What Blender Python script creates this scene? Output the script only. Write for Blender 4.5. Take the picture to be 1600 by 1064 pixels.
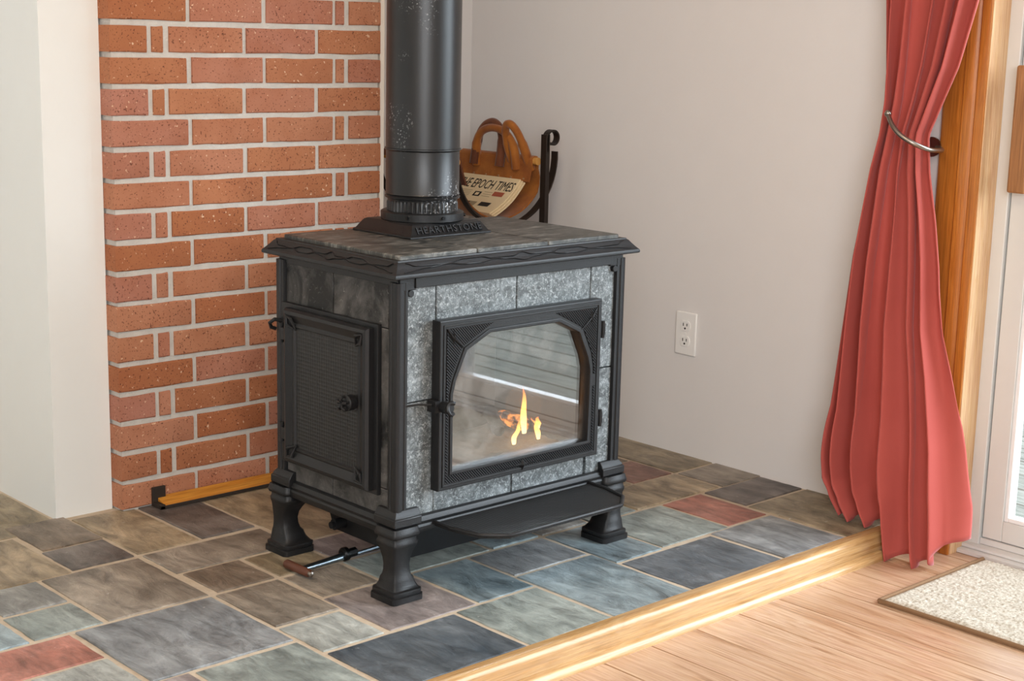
import bpy, bmesh, math, random
from math import sin, cos, pi, radians
from mathutils import Vector, Matrix, noise

rnd = random.Random(7)
for _o in list(bpy.data.objects):
    bpy.data.objects.remove(_o)
SC = bpy.context.scene
COL = SC.collection

# ------------------------------------------------------------------ camera
F_PX, YAW, PITCH, ROLL = 2399.84, 0.7498, 0.1968, 0.0232
CAM = Vector((-1.6216, -3.0147, 1.0749))
fw = Vector((sin(YAW)*cos(PITCH), cos(YAW)*cos(PITCH), -sin(PITCH)))
r0 = Vector((cos(YAW), -sin(YAW), 0)); u0 = r0.cross(fw)
rr = cos(ROLL)*r0 + sin(ROLL)*u0; uu = -sin(ROLL)*r0 + cos(ROLL)*u0
cd = bpy.data.cameras.new('camera'); cam = bpy.data.objects.new('camera', cd); COL.objects.link(cam)
cam.matrix_world = Matrix(((rr.x, uu.x, -fw.x, CAM.x), (rr.y, uu.y, -fw.y, CAM.y), (rr.z, uu.z, -fw.z, CAM.z), (0, 0, 0, 1)))
cd.sensor_width = 36; cd.lens = F_PX/1600*36; cd.clip_start = .05
SC.camera = cam

# ------------------------------------------------------------------ world, lights, exposure
W = bpy.data.worlds.new('sky'); SC.world = W; W.use_nodes = True
W.node_tree.nodes['Background'].inputs[0].default_value = (0.80, 0.91, 1.0, 1)
W.node_tree.nodes['Background'].inputs[1].default_value = 1.3

def area(name, loc, target, sx, sy, power, col):
    l = bpy.data.lights.new(name, 'AREA'); l.shape = 'RECTANGLE'; l.size = sx; l.size_y = sy
    l.energy = power; l.color = col
    o = bpy.data.objects.new(name, l); COL.objects.link(o); o.location = loc
    o.rotation_euler = (Vector(target)-Vector(loc)).to_track_quat('-Z', 'Y').to_euler()
    return o
# soft overcast daylight coming in by the sliding glass door
sl = bpy.data.lights.new('daylight', 'SUN'); sl.energy = 5.6; sl.angle = radians(50); sl.color = (0.80, 0.91, 1.0)
so = bpy.data.objects.new('daylight', sl); COL.objects.link(so); so.location = (3, -3, 3)
so.rotation_euler = Vector((-0.72, 0.84, -0.46)).to_track_quat('-Z', 'Y').to_euler()
# fill light added behind the camera and the lit ceiling fixture of the room
area('room_fill_light', (-1.9, -4.3, 1.5), (0.5, -0.8, 0.6), 2.4, 1.4, 90, (0.92, 0.96, 1.0))
area('ceiling_lamp_light', (-0.75, -1.7, 2.3), (-0.5, -1.0, 0.0), 0.6, 0.6, 11, (1.0, 0.74, 0.48))
SC.view_settings.view_transform = 'Standard'; SC.view_settings.look = 'None'
SC.view_settings.gamma = 1; SC.view_settings.use_curve_mapping = False
SC.view_settings.exposure = 0.42

# ------------------------------------------------------------------ helpers
class MB:
    def __init__(s): s.v = []; s.f = []
    def add(s, vs, fs):
        b = len(s.v); s.v += [Vector(q) for q in vs]; s.f += [tuple(b+i for i in f) for f in fs]; return s
    def box(s, x0, x1, y0, y1, z0, z1):
        if x0 > x1: x0, x1 = x1, x0
        if y0 > y1: y0, y1 = y1, y0
        vs = [(x, y, z) for z in (z0, z1) for x, y in ((x0, y0), (x1, y0), (x1, y1), (x0, y1))]
        return s.add(vs, [(3, 2, 1, 0), (4, 5, 6, 7), (0, 1, 5, 4), (1, 2, 6, 5), (2, 3, 7, 6), (3, 0, 4, 7)])
    def loft(s, rings, closed=False, caps=True):
        n = len(rings[0]); vs = [q for r in rings for q in r]; fs = []
        m = len(rings)
        for k in range(m if closed else m-1):
            a = k*n; b = ((k+1) % m)*n
            for i in range(n):
                j = (i+1) % n
                fs.append((a+i, a+j, b+j, b+i))
        if caps and not closed:
            fs.append(tuple(reversed(range(n)))); fs.append(tuple((m-1)*n+i for i in range(n)))
        return s.add(vs, fs)
    def tube(s, path, r, n=8, caps=True):
        path = [Vector(q) for q in path]; rings = []
        t0 = (path[1]-path[0]).normalized()
        nrm = t0.orthogonal().normalized()
        for i, q in enumerate(path):
            t = (path[min(i+1, len(path)-1)]-path[max(i-1, 0)]).normalized()
            nrm = (nrm - t*nrm.dot(t)).normalized(); bi = t.cross(nrm)
            rad = r[i] if isinstance(r, (list, tuple)) else r
            rings.append([q+rad*(cos(2*pi*k/n)*nrm+sin(2*pi*k/n)*bi) for k in range(n)])
        return s.loft(rings, caps=caps)
    def strip(s, path, side, w, t):
        """flat band: width w along vector side, thickness t"""
        path = [Vector(q) for q in path]; side = Vector(side).normalized(); rings = []
        for i, q in enumerate(path):
            tg = (path[min(i+1, len(path)-1)]-path[max(i-1, 0)]).normalized()
            nn = tg.cross(side).normalized()
            a, b = side*(w/2), nn*(t/2)
            rings.append([q-a-b, q+a-b, q+a+b, q-a+b])
        return s.loft(rings)
    def lathe(s, prof, c, axis='Z', n=32, caps=True):
        c = Vector(c); rings = []
        for r, h in prof:
            ring = []
            for k in range(n):
                a = 2*pi*k/n; x, y = r*cos(a), r*sin(a)
                ring.append(c+Vector({'Z': (x, y, h), 'X': (h, x, y), 'Y': (y, h, x)}[axis]))
            rings.append(ring)
        return s.loft(rings, caps=caps)

def world_origin(o):
    w = Vector((0, 0, 0))
    while o is not None:
        w += o.location; o = o.parent
    return w

def obj(name, mb, mat, parent=None, smooth=35, bevel=0, seg=2, at=None):
    """one mesh object from world-space geometry"""
    org = world_origin(parent) if parent else Vector(at or (0, 0, 0))
    me = bpy.data.meshes.new(name)
    me.from_pydata([q-org for q in mb.v], [], mb.f); me.validate(); me.update()
    bm = bmesh.new(); bm.from_mesh(me); bmesh.ops.recalc_face_normals(bm, faces=bm.faces); bm.to_mesh(me); bm.free()
    if mat: me.materials.append(mat)
    if smooth:
        me.shade_smooth(); me.set_sharp_from_angle(angle=radians(smooth))
    o = bpy.data.objects.new(name, me); COL.objects.link(o)
    if parent: o.parent = parent
    else: o.location = org
    if bevel:
        m = o.modifiers.new('bevel', 'BEVEL'); m.width = bevel; m.segments = seg; m.limit_method = 'ANGLE'; m.angle_limit = radians(40)
    return o

def tag(o, label=None, cat=None, group=None, kind=None):
    if label: o['label'] = label
    if cat: o['category'] = cat
    if group: o['group'] = group
    if kind: o['kind'] = kind
    return o

def thing(name, loc, label, cat, group=None):
    o = bpy.data.objects.new(name, None); o.empty_display_size = .05; COL.objects.link(o); o.location = loc
    return tag(o, label, cat, group)

def struct(name, mb, mat, label=None, **k):
    o = obj(name, mb, mat, **k); o['kind'] = 'structure'
    if label: o['label'] = label
    return o

def plate(loops, depth, bevel=0.0, xf=None, bres=1):
    """flat plate with holes from 2D loops -> MB; xf maps (u, v, w) to world (w is the thickness direction, +-depth/2)"""
    cu = bpy.data.curves.new('tmp', 'CURVE'); cu.dimensions = '2D'; cu.fill_mode = 'BOTH'
    cu.extrude = max(depth/2-bevel, 0); cu.bevel_depth = bevel; cu.bevel_resolution = bres; cu.offset = -bevel
    for lp in loops:
        sp = cu.splines.new('POLY'); sp.points.add(len(lp)-1); sp.use_cyclic_u = True
        for q, c in zip(sp.points, lp): q.co = (c[0], c[1], 0, 1)
    o = bpy.data.objects.new('tmp', cu); COL.objects.link(o)
    me = bpy.data.meshes.new_from_object(o.evaluated_get(bpy.context.evaluated_depsgraph_get()))
    mb = MB(); mb.add([xf(*v.co) for v in me.vertices], [tuple(p.vertices) for p in me.polygons])
    bpy.data.objects.remove(o); bpy.data.curves.remove(cu); bpy.data.meshes.remove(me)
    return mb

def text_mb(s, size, depth, xf, align='CENTER', shear=0.0, space=1.0):
    cu = bpy.data.curves.new('tmp', 'FONT'); cu.body = s; cu.size = size; cu.extrude = depth/2; cu.align_x = align
    cu.shear = shear; cu.space_character = space; cu.resolution_u = 2
    o = bpy.data.objects.new('tmp', cu); COL.objects.link(o)
    me = bpy.data.meshes.new_from_object(o.evaluated_get(bpy.context.evaluated_depsgraph_get()))
    mb = MB(); mb.add([xf(*v.co) for v in me.vertices], [tuple(p.vertices) for p in me.polygons])
    bpy.data.objects.remove(o); bpy.data.curves.remove(cu); bpy.data.meshes.remove(me)
    return mb

# ------------------------------------------------------------------ materials
def lin(h):
    h = h.lstrip('#'); c = [int(h[i:i+2], 16)/255 for i in (0, 2, 4)]
    return tuple((x/12.92 if x <= .04045 else ((x+.055)/1.055)**2.4) for x in c)+(1,)

class NT:
    def __init__(s, name):
        s.m = bpy.data.materials.new(name); s.m.use_nodes = True; s.t = s.m.node_tree
        s.b = s.t.nodes['Principled BSDF']; s.out = s.t.nodes['Material Output']
    def n(s, typ, **kw):
        nd = s.t.nodes.new(typ)
        for k, v in kw.items():
            if k in nd.inputs: nd.inputs[k].default_value = v
            else: setattr(nd, k, v)
        return nd
    def l(s, a, b): s.t.links.new(a, b)
    def coord(s, scale=(1, 1, 1), rand=True, rot=(0, 0, 0)):
        tc = s.n('ShaderNodeTexCoord'); mp = s.n('ShaderNodeMapping'); mp.inputs['Scale'].default_value = scale
        mp.inputs['Rotation'].default_value = rot
        s.l(tc.outputs['Object'], mp.inputs['Vector'])
        if rand:
            oi = s.n('ShaderNodeObjectInfo'); mu = s.n('ShaderNodeMath', operation='MULTIPLY'); mu.inputs[1].default_value = 37.0
            s.l(oi.outputs['Random'], mu.inputs[0]); cb = s.n('ShaderNodeCombineXYZ')
            for i in range(3): s.l(mu.outputs[0], cb.inputs[i])
            ad = s.n('ShaderNodeVectorMath', operation='ADD'); s.l(mp.outputs[0], ad.inputs[0]); s.l(cb.outputs[0], ad.inputs[1])
            return ad.outputs[0]
        return mp.outputs[0]
    def noise(s, vec, scale, detail=4, rough=.6, dist=0):
        nd = s.n('ShaderNodeTexNoise'); nd.inputs['Scale'].default_value = scale; nd.inputs['Detail'].default_value = detail
        nd.inputs['Roughness'].default_value = rough; nd.inputs['Distortion'].default_value = dist
        s.l(vec, nd.inputs['Vector']); return nd.outputs['Fac']
    def ramp(s, fac, stops, interp='LINEAR'):
        nd = s.n('ShaderNodeValToRGB'); cr = nd.color_ramp; cr.interpolation = interp
        while len(cr.elements) < len(stops): cr.elements.new(.5)
        for e, (p, c) in zip(cr.elements, stops):
            e.position = p; e.color = c if len(c) == 4 else tuple(c)+(1,)
        s.l(fac, nd.inputs[0]); return nd.outputs[0]
    def mix(s, fac, a, b, mode='MIX'):
        nd = s.n('ShaderNodeMix', data_type='RGBA', blend_type=mode)
        for sock, v in ((nd.inputs[0], fac), (nd.inputs[6], a), (nd.inputs[7], b)):
            if hasattr(v, 'is_output'): s.l(v, sock)
            else: sock.default_value = v
        return nd.outputs[2]
    def bump(s, h, strength, dist):
        nd = s.n('ShaderNodeBump'); nd.inputs['Strength'].default_value = strength; nd.inputs['Distance'].default_value = dist
        s.l(h, nd.inputs['Height']); s.l(nd.outputs[0], s.b.inputs['Normal']); return nd
    def col(s, c):
        if hasattr(c, 'is_output'): s.l(c, s.b.inputs['Base Color'])
        else: s.b.inputs['Base Color'].default_value = c
    def rough(s, r, spec=None, metal=0):
        s.b.inputs['Roughness'].default_value = r; s.b.inputs['Metallic'].default_value = metal
        if spec is not None: s.b.inputs['Specular IOR Level'].default_value = spec

def simple(name, c, rough=.5, metal=0, spec=.5, bump=0, bscale=200, vary=0):
    t = NT(name); t.rough(rough, spec, metal); c = lin(c) if isinstance(c, str) else c
    if vary or bump:
        v = t.coord(); f = t.noise(v, bscale)
        if vary:
            g = t.noise(v, 12, 5)
            t.col(t.mix(g, tuple(x*(1-vary) for x in c[:3])+(1,), tuple(min(1, x*(1+vary)) for x in c[:3])+(1,)))
        else: t.col(c)
        if bump: t.bump(f, bump, .002)
    else: t.col(c)
    return t.m

M = {}
M['wall'] = simple('wall_paint', '#e4e0dd', .85, spec=.2, bump=.12, bscale=90, vary=.02)
M['white_wall'] = simple('white_wall_paint', '#e6e6e2', .8, spec=.2, bump=.12, bscale=90, vary=.02)
M['ceiling'] = simple('ceiling_paint', '#f0eeea', .9, spec=.2)
M['caulk'] = simple('caulk', '#eadfd2', .7, bump=.3, bscale=60)
M['vinyl'] = simple('white_door_paint', '#dcdbd8', .45, bump=.1, bscale=60, vary=.03)
M['vinyl_bead'] = simple('white_bead', '#f4f4f4', .4)
M['plastic'] = simple('outlet_plastic', '#f2f0ec', .35)
M['slot'] = simple('outlet_slot', '#2a2624', .6)
M['steel'] = simple('brushed_steel', '#9b938a', .3, metal=1)
M['zinc'] = simple('zinc_steel', '#8d9aa3', .3, metal=1)
M['dowel'] = simple('dowel_wood', '#d59a4e', .6)
M['copper'] = simple('brown_handle', '#5a3526', .5, spec=.4)
M['rivet'] = simple('rivet_brass', '#d9b58c', .35, metal=.7)
M['char'] = simple('charred_log', '#1b1512', .9, bump=.9, bscale=60, vary=.3)
M['ash'] = simple('ash', '#8e8a84', .95, bump=.8, bscale=60, vary=.25)
M['firebrick'] = simple('firebrick', '#4c4742', .9, bump=.5, bscale=30, vary=.3)
M['rug_edge'] = simple('rug_binding', '#8a6a4c', .9, bump=.5, bscale=300)
M['screw'] = simple('black_screw', '#151515', .4, metal=.6)
M['grime'] = simple('dark_metal_angle', '#2b211a', .7, bump=.3, bscale=80, vary=.3)
M['lawn'] = simple('lawn', '#6d7c4f', .95, vary=.3)

t = NT('brick'); v = t.coord(); oi = t.n('ShaderNodeObjectInfo')
base = t.ramp(oi.outputs['Random'], [(0, lin('#a96a46')), (.35, lin('#b57a58')), (.65, lin('#b27a68')), (1, lin('#bb8262'))])
cl = t.noise(v, 9, 4); base = t.mix(t.ramp(cl, [(.35, (0, 0, 0)), (.7, (.6, .6, .6))]), base, lin('#9c5c3e'))
sp = t.noise(v, 240, 2, .5); spm = t.ramp(sp, [(.61, (0, 0, 0)), (.68, (.85, .85, .85))])
base = t.mix(spm, base, lin('#5c3528'))
sp2 = t.noise(v, 120, 2, .5); base = t.mix(t.ramp(sp2, [(.27, (1, 1, 1)), (.31, (0, 0, 0))]), base, lin('#d9b596'))
t.col(base); t.rough(.85, .25); t.bump(t.noise(v, 120, 6), .5, .003); M['brick'] = t.m

t = NT('mortar'); v = t.coord(rand=False); g = t.noise(v, 30, 6)
t.col(t.mix(g, lin('#bdb8b0'), lin('#e2ddd4'))); t.rough(.95, .1); t.bump(t.noise(v, 220, 6), .8, .004); M['mortar'] = t.m

t = NT('slate'); v = t.coord(); oi = t.n('ShaderNodeObjectInfo')
vs = t.coord((1, .35, 1), rot=(0, 0, .6))
g1 = t.noise(v, 5, 6, .65, .4); g2 = t.noise(vs, 26, 8, .7, .5)
c = t.mix(t.ramp(g1, [(.3, (0, 0, 0)), (.72, (1, 1, 1))]), t.mix(.5, oi.outputs['Color'], (.02, .018, .017, 1)), t.mix(.16, oi.outputs['Color'], (.9, .85, .78, 1)))
c = t.mix(.75, c, t.ramp(g2, [(.3, (.1, .1, .1)), (.7, (.95, .95, .95))]), 'OVERLAY')
fl = t.noise(v, 90, 3); c = t.mix(t.ramp(fl, [(.68, (0, 0, 0)), (.76, (.35, .35, .35))]), c, (.75, .74, .7, 1))
t.col(c); t.rough(.42, .5); t.bump(g2, .8, .008); M['slate'] = t.m

t = NT('grout'); v = t.coord(rand=False); t.col(t.mix(t.noise(v, 40, 5), lin('#b39f88'), lin('#d5c6b2'))); t.rough(.95, .1)
t.bump(t.noise(v, 200, 4), .5, .003); M['grout'] = t.m

def wood(name, dark, mid, light, rough=.35, axis='Y', scale=1.0, spec=.5, bump=.08):
    t = NT(name)
    sc = {'Y': (9, .7, 9), 'X': (.7, 9, 9), 'Z': (9, 9, .7)}[axis]
    v = t.coord(tuple(q*scale for q in sc)); w = t.coord(tuple(q*scale*(6 if q > 1 else 2) for q in sc))
    g = t.noise(v, 2.2, 6, .62, 1.6); f = t.noise(w, 5, 4, .7, .3)
    c = t.ramp(g, [(.30, lin(dark)), (.40, lin(mid)), (.52, lin(light)), (.6, lin(mid)), (.66, lin(light)), (.78, lin(mid))])
    c = t.mix(.45, c, t.ramp(f, [(.3, (.15, .15, .15)), (.65, (.8, .8, .8))]), 'OVERLAY')
    oi = t.n('ShaderNodeObjectInfo'); c = t.mix(t.ramp(oi.outputs['Random'], [(0, (0, 0, 0)), (1, (.22, .22, .22))]), c, lin(dark))
    t.col(c); t.rough(rough, spec); t.bump(f, bump, .002); return t.m
M['plank'] = wood('laminate_oak', '#9a7050', '#c29a78', '#d4b092', .3, 'Y')
M['oak'] = wood('oak_nosing', '#8a6238', '#b98f5c', '#c9a473', .24, 'X')
M['casing'] = wood('stained_casing', '#96561c', '#b26a26', '#bd7731', .3, 'Z', bump=.03)
M['jamb'] = wood('jamb_pine', '#b58657', '#cfa476', '#d8b189', .35, 'Z', bump=.03)
M['pull'] = wood('handle_wood', '#7f5230', '#9a6a40', '#aa784c', .4, 'Z')
M['deck'] = wood('weathered_deck', '#5f6259', '#868a80', '#a5a69c', .85, 'Y', spec=.2, bump=.3)
M['strip'] = wood('orange_strip', '#8d5518', '#b87424', '#c98a35', .45, 'X')

t = NT('cast_iron'); v = t.coord(rand=False); g = t.noise(v, 14, 5); t.col(t.mix(g, lin('#121213'), lin('#1f1f20')))
t.rough(.42, .36); t.bump(t.noise(v, 420, 3), .35, .0012); M['iron'] = t.m
t = NT('cast_iron_hatched'); v = t.coord(rand=False); tc = t.n('ShaderNodeTexCoord')
wv = t.n('ShaderNodeTexWave', wave_type='BANDS', bands_direction='DIAGONAL'); wv.inputs['Scale'].default_value = 105
t.l(tc.outputs['Object'], wv.inputs['Vector']); g = t.noise(v, 14, 5)
t.col(t.mix(g, lin('#121213'), lin('#1f1f20'))); t.rough(.44, .38); t.bump(wv.outputs['Fac'], 1.0, .005); M['hatch'] = t.m
t = NT('cast_iron_dimpled'); v = t.coord((1, 1, 1), rand=False); vo = t.n('ShaderNodeTexVoronoi'); vo.inputs['Scale'].default_value = 130
vo.inputs['Randomness'].default_value = 0; t.l(v, vo.inputs['Vector']); t.col(lin('#191919')); t.rough(.5, .5); t.bump(vo.outputs['Distance'], .8, .002); M['dimple'] = t.m
t = NT('stove_pipe_paint'); v = t.coord(rand=False); g = t.noise(v, 8, 4)
sp = t.ramp(t.noise(v, 230, 2, .5), [(.60, (0, 0, 0)), (.66, (1, 1, 1))]); pt = t.ramp(t.noise(v, 5, 3), [(.52, (0, 0, 0)), (.66, (1, 1, 1))])
mm = t.n('ShaderNodeMix', data_type='RGBA', blend_type='MULTIPLY'); mm.inputs[0].default_value = 1; t.l(sp, mm.inputs[6]); t.l(pt, mm.inputs[7])
t.col(t.mix(mm.outputs[2], t.mix(g, lin('#121213'), lin('#1c1c1d')), lin('#c4c4c6'))); t.rough(.36, .5); t.bump(t.noise(v, 260, 3), .1, .001); M['pipe'] = t.m
t = NT('soapstone'); v = t.coord(); oi = t.n('ShaderNodeObjectInfo'); g = t.noise(v, 34, 7, .75, .8); g2 = t.noise(v, 170, 4, .75, 1.0)
c = t.ramp(g, [(.34, lin('#333637')), (.5, lin('#575c5d')), (.66, lin('#82888a'))])
c = t.mix(t.ramp(g2, [(.52, (0, 0, 0)), (.64, (.7, .7, .7))]), c, lin('#b4b9b9'))
c = t.mix(t.ramp(t.noise(v, 60, 4), [(.3, (.6, .6, .6)), (.42, (0, 0, 0))]), c, lin('#3a3d3d'))
t.col(c); t.rough(.45, .5); t.bump(g2, .25, .002); M['stone'] = t.m
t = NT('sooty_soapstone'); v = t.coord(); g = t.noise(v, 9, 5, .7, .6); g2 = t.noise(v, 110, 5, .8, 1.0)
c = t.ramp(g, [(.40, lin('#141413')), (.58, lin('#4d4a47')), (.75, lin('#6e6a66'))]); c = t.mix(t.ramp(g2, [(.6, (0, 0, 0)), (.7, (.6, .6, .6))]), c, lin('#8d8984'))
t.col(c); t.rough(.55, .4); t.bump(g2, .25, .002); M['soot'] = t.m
t = NT('top_soapstone'); v = t.coord((1, 3.2, 1)); g = t.noise(v, 16, 8, .75, 1.0); c = t.ramp(g, [(.38, lin('#1b1b1b')), (.52, lin('#45443f')), (.64, lin('#7f7c76'))])
t.col(c); t.rough(.42, .5); t.bump(g, .3, .003); M['topstone'] = t.m

t = NT('curtain_cloth'); v = t.coord(rand=False); g = t.noise(v, 5, 3)
t.col(t.mix(g, lin('#ad4c44'), lin('#b8574e'))); t.rough(.75, .25); t.b.inputs['Sheen Weight'].default_value = .55; t.b.inputs['Sheen Roughness'].default_value = .4
t.b.inputs['Sheen Tint'].default_value = (1, .62, .66, 1); t.bump(t.noise(v, 500, 2), .15, .001); M['curtain'] = t.m
def leather(name, a, b):
    t = NT(name); v = t.coord(); t.col(t.mix(t.ramp(t.noise(v, 14, 5), [(.35, (0, 0, 0)), (.65, (1, 1, 1))]), lin(a), lin(b))); t.rough(.7, .3)
    t.b.inputs['Sheen Weight'].default_value = .2; t.bump(t.noise(v, 260, 4), .4, .002); return t.m
M['leather'] = leather('tan_leather', '#8a4a14', '#b06a24'); M['leather_dark'] = leather('brown_leather', '#5c3018', '#7a4322')
M['blackiron'] = simple('wrought_iron', '#2a211b', .5, metal=.3, bump=.3, bscale=90)
M['paper'] = simple('newsprint', '#e6cfa6', .9, vary=.04)
M['ink'] = simple('newsprint_ink', '#2a221c', .9)
M['ink_red'] = simple('newsprint_red', '#a8563c', .9)
M['ink_grey'] = simple('newsprint_grey', '#a08c6c', .9)

def schlick(t, f0):
    lw = t.n('ShaderNodeLayerWeight'); lw.inputs[0].default_value = .5
    pw = t.n('ShaderNodeMath', operation='POWER'); pw.inputs[1].default_value = 5; t.l(lw.outputs['Facing'], pw.inputs[0])
    ma = t.n('ShaderNodeMath', operation='MULTIPLY_ADD'); ma.inputs[1].default_value = 1-f0; ma.inputs[2].default_value = f0
    t.l(pw.outputs[0], ma.inputs[0]); return ma.outputs[0]
t = NT('clear_glass'); tr = t.n('ShaderNodeBsdfTransparent'); gl = t.n('ShaderNodeBsdfGlossy'); gl.inputs['Roughness'].default_value = .01
mx = t.n('ShaderNodeMixShader'); t.l(schlick(t, .04), mx.inputs[0]); t.l(tr.outputs[0], mx.inputs[1]); t.l(gl.outputs[0], mx.inputs[2])
t.l(mx.outputs[0], t.out.inputs['Surface']); M['glass'] = t.m
t = NT('stove_glass'); tr = t.n('ShaderNodeBsdfTransparent'); gl = t.n('ShaderNodeBsdfGlossy'); gl.inputs['Roughness'].default_value = .02
mx = t.n('ShaderNodeMixShader'); t.l(schlick(t, .19), mx.inputs[0]); t.l(tr.outputs[0], mx.inputs[1]); t.l(gl.outputs[0], mx.inputs[2])
df = t.n('ShaderNodeBsdfDiffuse'); df.inputs[0].default_value = (.45, .42, .38, 1); v = t.coord(rand=False)
sm = t.ramp(t.noise(v, 9, 5, .7, 1.2), [(.45, (0, 0, 0)), (.75, (.22, .22, .22))]); mx2 = t.n('ShaderNodeMixShader'); t.l(sm, mx2.inputs[0]); t.l(mx.outputs[0], mx2.inputs[1]); t.l(df.outputs[0], mx2.inputs[2])
t.l(mx2.outputs[0], t.out.inputs['Surface']); M['stove_glass'] = t.m
t = NT('flame'); tc = t.n('ShaderNodeTexCoord'); sx = t.n('ShaderNodeSeparateXYZ'); t.l(tc.outputs['Generated'], sx.inputs[0])
c = t.ramp(sx.outputs[2], [(0, (1, .62, .22)), (.45, (1, .42, .08)), (1, (.9, .16, .02))]); em = t.n('ShaderNodeEmission'); t.l(c, em.inputs[0]); em.inputs[1].default_value = 3.2
tr = t.n('ShaderNodeBsdfTransparent'); mx = t.n('ShaderNodeMixShader'); a = t.ramp(sx.outputs[2], [(0, (.95, .95, .95)), (.5, (.75, .75, .75)), (1, (.12, .12, .12))])
t.l(a, mx.inputs[0]); t.l(tr.outputs[0], mx.inputs[1]); t.l(em.outputs[0], mx.inputs[2]); t.l(mx.outputs[0], t.out.inputs['Surface']); M['flame'] = t.m
t = NT('glowing_ember'); v = t.coord(); g = t.noise(v, 60, 4); em = t.ramp(g, [(.45, (.02, .005, 0)), (.62, (1, .3, .04))]); t.col((.03, .02, .02, 1))
t.l(em, t.b.inputs['Emission Color']); t.b.inputs['Emission Strength'].default_value = 1.2; M['ember'] = t.m
t = NT('rug_pile'); v = t.coord(rand=False); g = t.noise(v, 180, 3); t.col(t.ramp(g, [(.3, lin('#a79a86')), (.5, lin('#cfc6b6')), (.7, lin('#e6dfd2'))])); t.rough(1, .1); M['rug'] = t.m

# ================================================================== THE SETTING
ZF = -0.058           # wood floor level; the slate hearth is z = 0
XW = 1.38             # right wall
H = 2.4
# --- wood floor
floor = struct('floor', MB().box(-3.2, XW+.12, -4.6, -1.15, ZF-.06, ZF-.008), M['plank'], 'light oak laminate plank floor in front of the slate hearth')
pm = {}
seams = [.975+.13*k for k in range(-13, 5)]
for i in range(len(seams)-1):
    a, b = seams[i], min(seams[i+1], XW+.10)
    if b-a < .02: continue
    y = -2.05-(.31*i % 1.0)
    ys = [-1.165]
    while y > -3.6:
        if ys[-1]-y > .15: ys.append(y)
        y -= 1.15
    ys.append(-3.6)
    for y1, y0 in zip(ys[:-1], ys[1:]):
        L = round(y1-y0, 3); key = (round(b-a, 3), L)
        if key not in pm:
            m = MB().box(-(b-a)/2+.0004, (b-a)/2-.0004, -L/2+.0004, L/2-.0004, -.0085, 0)
            o = obj('plank', m, M['plank'], floor, bevel=.0014, seg=1); pm[key] = o
        else:
            o = pm[key].copy(); COL.objects.link(o)
        o.location = ((a+b)/2, (y0+y1)/2, ZF)

# --- slate hearth
hearth = struct('floor_hearth', MB().box(-1.7, XW+.06, -1.146, 1.0, ZF-.06, -.0028), M['grout'], 'raised hearth floor of mixed slate tiles with tan grout')
TC = dict(tan='#93805f', tan2='#a08a68', brown='#77644f', dk='#544842', gray='#8b8b87', lgray='#a0a49e', green='#8f9a95', blue='#7b8f96', dslate='#414f5a', slate='#82878a', red='#b0614a', rust='#7c4731', mauve='#8b7f7d', gbrown='#7d7060')  # tans at the back left have some warm room light mixed into the colour
TILES = [
 (-.75, -.145, -.008, .30, 'tan'), (-.254, -.119, -.131, .05, 'brown'), (-.262, -.125, -.276, -.142, 'dk'), (-.56, -.268, -.284, -.018, 'tan2'),
 (-.113, .034, -.269, .02, 'tan2'), (.043, .175, -.267, .02, 'dk'), (.187, .47, -.413, .02, 'tan2'),
 (-.111, .176, -.421, -.287, 'gbrown'), (-.104, .027, -.563, -.434, 'brown'), (.04, .176, -.563, -.434, 'tan'), (.04, .176, -.711, -.576, 'gbrown'),
 (.188, .475, -.563, -.425, 'mauve'), (.188, .474, -.709, -.575, 'green'), (.486, .617, -.709, -.425, 'blue'), (.63, .768, -.709, -.575, 'gray'),
 (.78, .922, -.716, -.575, 'green'), (.482, .768, -.413, -.02, 'tan'), (.63, .922, -.563, -.425, 'gbrown'),
 (-.337, -.125, -.564, -.294, 'gbrown'), (-.476, -.349, -.424, -.294, 'gray'), (-.62, -.488, -.424, -.294, 'tan'), (-.482, -.348, -.564, -.437, 'green'), (-.70, -.494, -.568, -.437, 'blue'),
 (-.72, -.424, -.708, -.581, 'red'), (-.412, -.129, -.853, -.58, 'slate'), (-.564, -.424, -.85, -.721, 'lgray'), (-.72, -.576, -.85, -.721, 'mauve'),
 (-.117, .026, -.781, -.577, 'gbrown'), (-.118, .018, -.930, -.793, 'lgray'), (.034, .244, -.928, -.722, 'mauve'), (-.337, -.129, -1.14, -.865, 'green'), (-.63, -.349, -1.14, -.863, 'mauve'), (-.92, -.642, -1.14, -.863, 'gray'),
 (-.117, .175, -1.142, -.942, 'dslate'), (.187, .395, -1.142, -.936, 'green'), (.254, .398, -.925, -.722, 'blue'), (.409, .616, -.858, -.721, 'slate'),
 (.406, .622, -1.142, -.868, 'blue'), (.632, .917, -1.142, -.946, 'dslate'), (.627, .768, -.936, -.721, 'blue'), (.778, .996, -.930, -.728, 'green'),
 (.929, 1.141, -1.142, -.938, 'slate'), (1.006, 1.141, -.925, -.726, 'red'), (1.157, 1.372, -.853, -.726, 'dk'), (1.155, 1.39, -1.142, -.862, 'tan'),
 (1.234, 1.39, -.718, -.574, 'gbrown'), (.931, 1.222, -.715, -.574, 'tan2'), (1.083, 1.222, -.562, -.422, 'rust'), (.932, 1.072, -.562, -.422, 'tan'),
 (1.233, 1.39, -.562, -.10, 'tan'), (.78, 1.222, -.412, -.15, 'brown'), (.78, 1.222, -.14, .40, 'tan'), (1.233, 1.39, -.09, .40, 'brown'),
]
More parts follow.
